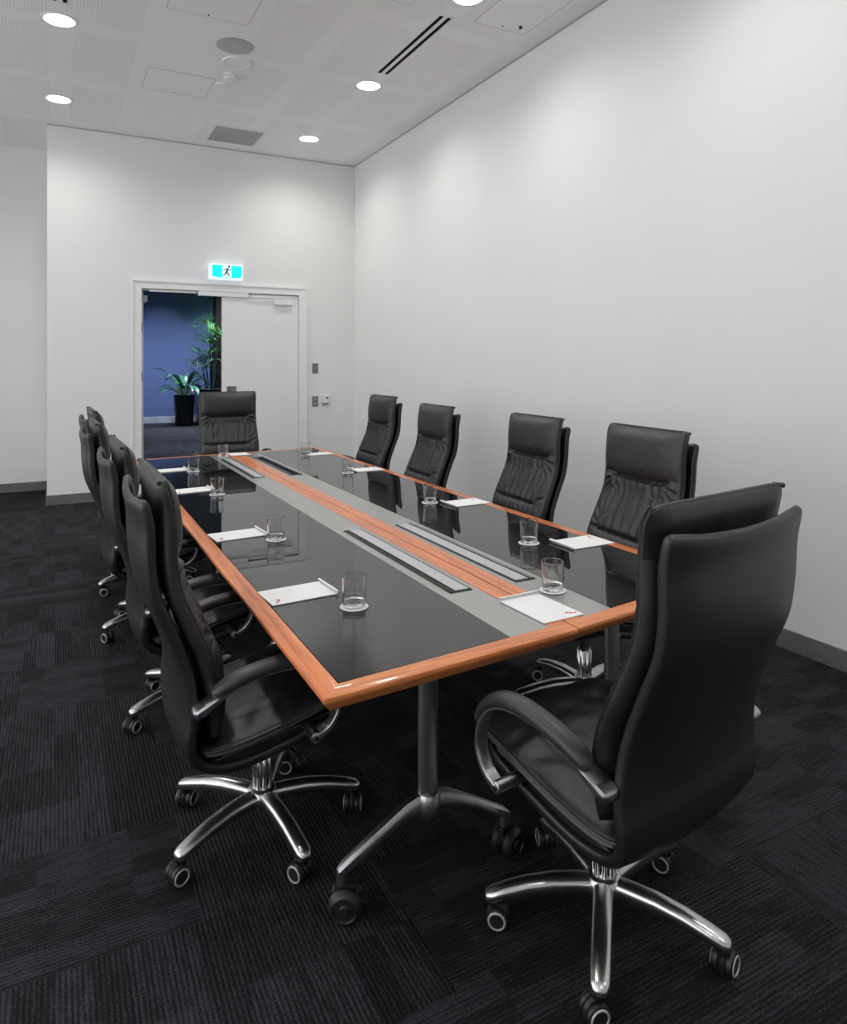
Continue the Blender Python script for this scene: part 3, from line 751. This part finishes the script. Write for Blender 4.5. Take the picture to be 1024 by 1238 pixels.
    for sx in (-1, 1):
        P = spline(A, 60); T = tangents(P); R = []
        for (y, z, w, t), (ty, tz) in zip(P, T):
            ny, nz = -tz, ty; ax = sx*(.305+.008*sm(-.25, -.1, y)-.014*(1-sm(-.24, -.16, y))*(1 if z > .55 else 0))
            R.append([(ax+a*w, y+ny*b*t, z+nz*b*t) for a, b in ((-1, -.6), (-.8, -1), (.8, -1), (1, -.6), (1, .6), (.8, 1), (-.8, 1), (-1, .6))])
        m = MB().rings(R)
        # front foot running in to the seat pan
        m.lathe([(.013, -.001), (.016, .001), (.016, .098), (.013, .10)], 20, T=Matrix.Translation((sx*.228, .072, .440)) @ Matrix.Rotation(sx*PI/2, 4, 'Y'))
        ar = m.build('armrest', M['alusatin'], e, True)
        # pad
        PA = spline([(-.215, .616, .008, .006), (-.208, .623, .021, .013), (-.18, .639, .027, .018), (-.13, .658, .0275, .019), (-.06, .671, .0275, .019), (.01, .674, .027, .019), (.07, .661, .026, .018), (.115, .629, .024, .015), (.140, .592, .020, .010), (.146, .575, .012, .005)], 44)
        T = tangents(PA); R = []
        for (y, z, w, t), (ty, tz) in zip(PA, T):
            ny, nz = -tz, ty; ax = sx*(.306+.008*sm(-.25, -.1, y))
            R.append([(ax+w*math.copysign(abs(math.cos(a))**.8, math.cos(a)), y+ny*t*math.copysign(abs(math.sin(a))**.8, math.sin(a)), z+nz*t*math.copysign(abs(math.sin(a))**.8, math.sin(a))) for a in [2*PI*k/18 for k in range(18)]])
        MB().rings(R).build('arm_pad', M['padgrey'], ar, True, autos=math.radians(80))
        b = MB()
        b.lathe([(.001, 0), (.006, 0), (.006, .003), (.001, .0035)], 14, T=Matrix.Translation((sx*.3165, -.250, .573)) @ Matrix.Rotation(sx*PI/2, 4, 'Y'))
        b.lathe([(.001, 0), (.006, 0), (.006, .003), (.001, .0035)], 14, T=Matrix.Translation((sx*.3275, .072, .440)) @ Matrix.Rotation(sx*PI/2, 4, 'Y'))
        b.build('bolt', M['black'], ar, True)
    # ---- mechanism and column
    tm = MB().box(-.07, .07, -.12, .10, .315, .364, .01, T=Matrix.Translation((0, 0, .0))).build('tilt_mechanism', M['black'], e, True)
    MB().tube([(.07, .03, .34), (.20, .045, .345), (.235, .05, .34)], .006, 8).lathe([(.001, 0), (.012, .002), (.012, .028), (.001, .03)], 12, T=Matrix.Translation((.235, .05, .34)) @ Matrix.Rotation(PI/2, 4, 'Y')).build('lever', M['black'], tm, True)
    gc = MB().lathe([(.018, .13), (.018, .32)], 20).lathe([(.027, .125), (.027, .25), (.024, .255), (.024, .125)], 28)
    for k in range(8):
        a = k*PI/4; gc.lathe([(.0075, .125), (.0075, .25), (.004, .254)], 10, T=Matrix.Translation((.025*math.cos(a), .025*math.sin(a), 0)))
    gc.build('gas_column', M['chrome'], e, True)
    # ---- star base
    sbm = MB().lathe([(.030, .085), (.048, .088), (.052, .105), (.046, .128), (.036, .134), (.030, .134)], 40)
    for k in range(5):
        a = k*2*PI/5; R = []
        Rz = Matrix.Rotation(a, 4, 'Z')
        for r_, zc, ww, hh in ((.02, .108, .026, .022), (.07, .112, .026, .021), (.14, .113, .0255, .020), (.21, .106, .0245, .018), (.27, .094, .024, .016), (.305, .085, .0225, .014), (.318, .081, .016, .010), (.322, .079, .009, .005)):
            R.append([(r_, ww*p, zc+hh*q) for p, q in ((-1, -.8), (-.85, -1), (.85, -1), (1, -.8), (1, .2), (.86, .62), (.45, .95), (0, 1), (-.45, .95), (-.86, .62), (-1, .2))])
        sbm.rings(R, T=Rz)
    sb_ = sbm.build('star_base', M['alu'], e, True, autos=math.radians(50))
    cas = []
    for k in range(5):
        c = MB(); Tw = Matrix.Rotation(PI/2, 4, 'Y')
        for wx_ in (-.017, .017):
            c.lathe([(.01, -.009), (.022, -.0095), (.0275, -.007), (.0295, -.002), (.0295, .002), (.0275, .007), (.022, .0095), (.01, .009)], 28, T=Matrix.Translation((wx_, -.014, .0295)) @ Tw)
        # hood over the wheels
        R = []
        for x, s_ in ((-.0075, .85), (0, 1), (.0075, .85)):
            R.append([(x, -.014+.031*s_*math.cos(t), .0295+.034*s_*math.sin(t)) for t in [PI*(-.15+1.3*q/12) for q in range(13)]])
        c.rings(R)
        c.lathe([(.009, .05), (.011, .055), (.011, .078), (.008, .08)], 14)
        co_ = c.build('caster', M['black'], e, True)
        for wx_ in (-.0272, .0272):
            s_ = 1 if wx_ > 0 else -1; rr = MB()
            rr.lathe([(.0185, 0), (.0195, .0022), (.0225, .0024), (.0245, .0)], 28, cap=False, T=Matrix.Translation((wx_-s_*.0006, -.014, .0295)) @ Matrix.Rotation(s_*PI/2, 4, 'Y'))
            rr.build('wheel_trim', M['ring'], co_, True)
        cas.append(co_)
    return e
CH = make_chair()
chairs = [  # x, y, facing (deg, 0 = +Y), lift, star angle (world), caster swivels, words
 (1.306, 1.450, 8.3, -.001, 10.4, 'black leather executive chair in the right foreground, its plain back towards the camera'),
 (.593, 2.262, -90, -.018, -10.0, 'black leather executive chair in the left foreground, side-on with its whole base in view'),
 (.565, 3.19, -89, -.020, 56.0, 'black leather executive chair on the left side, second from the front'),
 (.525, 4.25, -88.5, -.010, 55.0, 'black leather executive chair on the left side, third from the front'),
 (.545, 5.08, -88, .005, 55.0, 'black leather executive chair on the left side, farthest back and mostly hidden'),
 (2.05, 2.40, 84, .008, 20.0, 'black leather executive chair against the right wall, partly behind the foreground chair'),
 (2.20, 3.42, 87, -.010, 20.0, 'black leather executive chair on the right side, second from the front'),
 (2.10, 4.47, 87, .001, 30.0, 'black leather executive chair on the right side, third from the front'),
 (2.15, 5.50, 89, .026, 12.0, 'black leather executive chair on the right side, farthest back near the room corner'),
 (1.452, 6.53, 178, .028, 40.0, 'black leather executive chair at the far end of the table facing the camera'),
]
swv = [[200, 150, 40, 250, 100], [60, 160, 230, 20, 300], [100, 200, 40, 300, 10], [300, 20, 120, 200, 80], [10, 90, 170, 250, 330]]
allc = []
for i, (x, y, f_, lift, star, lb) in enumerate(chairs):
    c = CH if i == 0 else copy_tree(CH)
    allc.append((c, i))
for c, i in allc:
    x, y, f_, lift, star, lb = chairs[i]
    c.location = (x, y, 0); c.rotation_euler = (0, 0, math.radians(f_)); tag(c, lb, 'chair', 'executive chairs round the table')
    k = 0
    for q in sorted(kids(c), key=lambda o: o.name):
        nm = q.name.split('.')[0]
        rel = math.radians(star-f_)
        if nm in ('shell', 'back_cushion', 'seat_cushion', 'seat_pan', 'tilt_mechanism'): q.location.z = lift
        elif nm == 'armrest': q.location.z = lift-(.014 if i > 1 else 0)
        elif nm == 'star_base': q.rotation_euler = (0, 0, rel)
        elif nm == 'caster':
            a = rel+k*2*PI/5
            q.location = (.300*math.cos(a), .300*math.sin(a), 0)
            q.rotation_euler = (0, 0, math.radians(swv[i % 5][k])); k += 1

# ------------------------------------------------------------------ world and colour
wd = bpy.data.worlds.new('world'); SC.world = wd; wd.use_nodes = True
wd.node_tree.nodes['Background'].inputs['Color'].default_value = (.95, .97, 1, 1)
wd.node_tree.nodes['Background'].inputs['Strength'].default_value = 2.2  # world light fills the room through the added left opening
SC.view_settings.view_transform = 'Standard'; SC.view_settings.look = 'None'
SC.view_settings.exposure = 0.0; SC.view_settings.gamma = 1; SC.view_settings.use_curve_mapping = False
cy = SC.cycles
cy.use_denoising = True; cy.max_bounces = 10; cy.diffuse_bounces = 5; cy.glossy_bounces = 5; cy.transmission_bounces = 8; cy.transparent_max_bounces = 8
cy.caustics_reflective = False; cy.caustics_refractive = False; cy.sample_clamp_indirect = 6
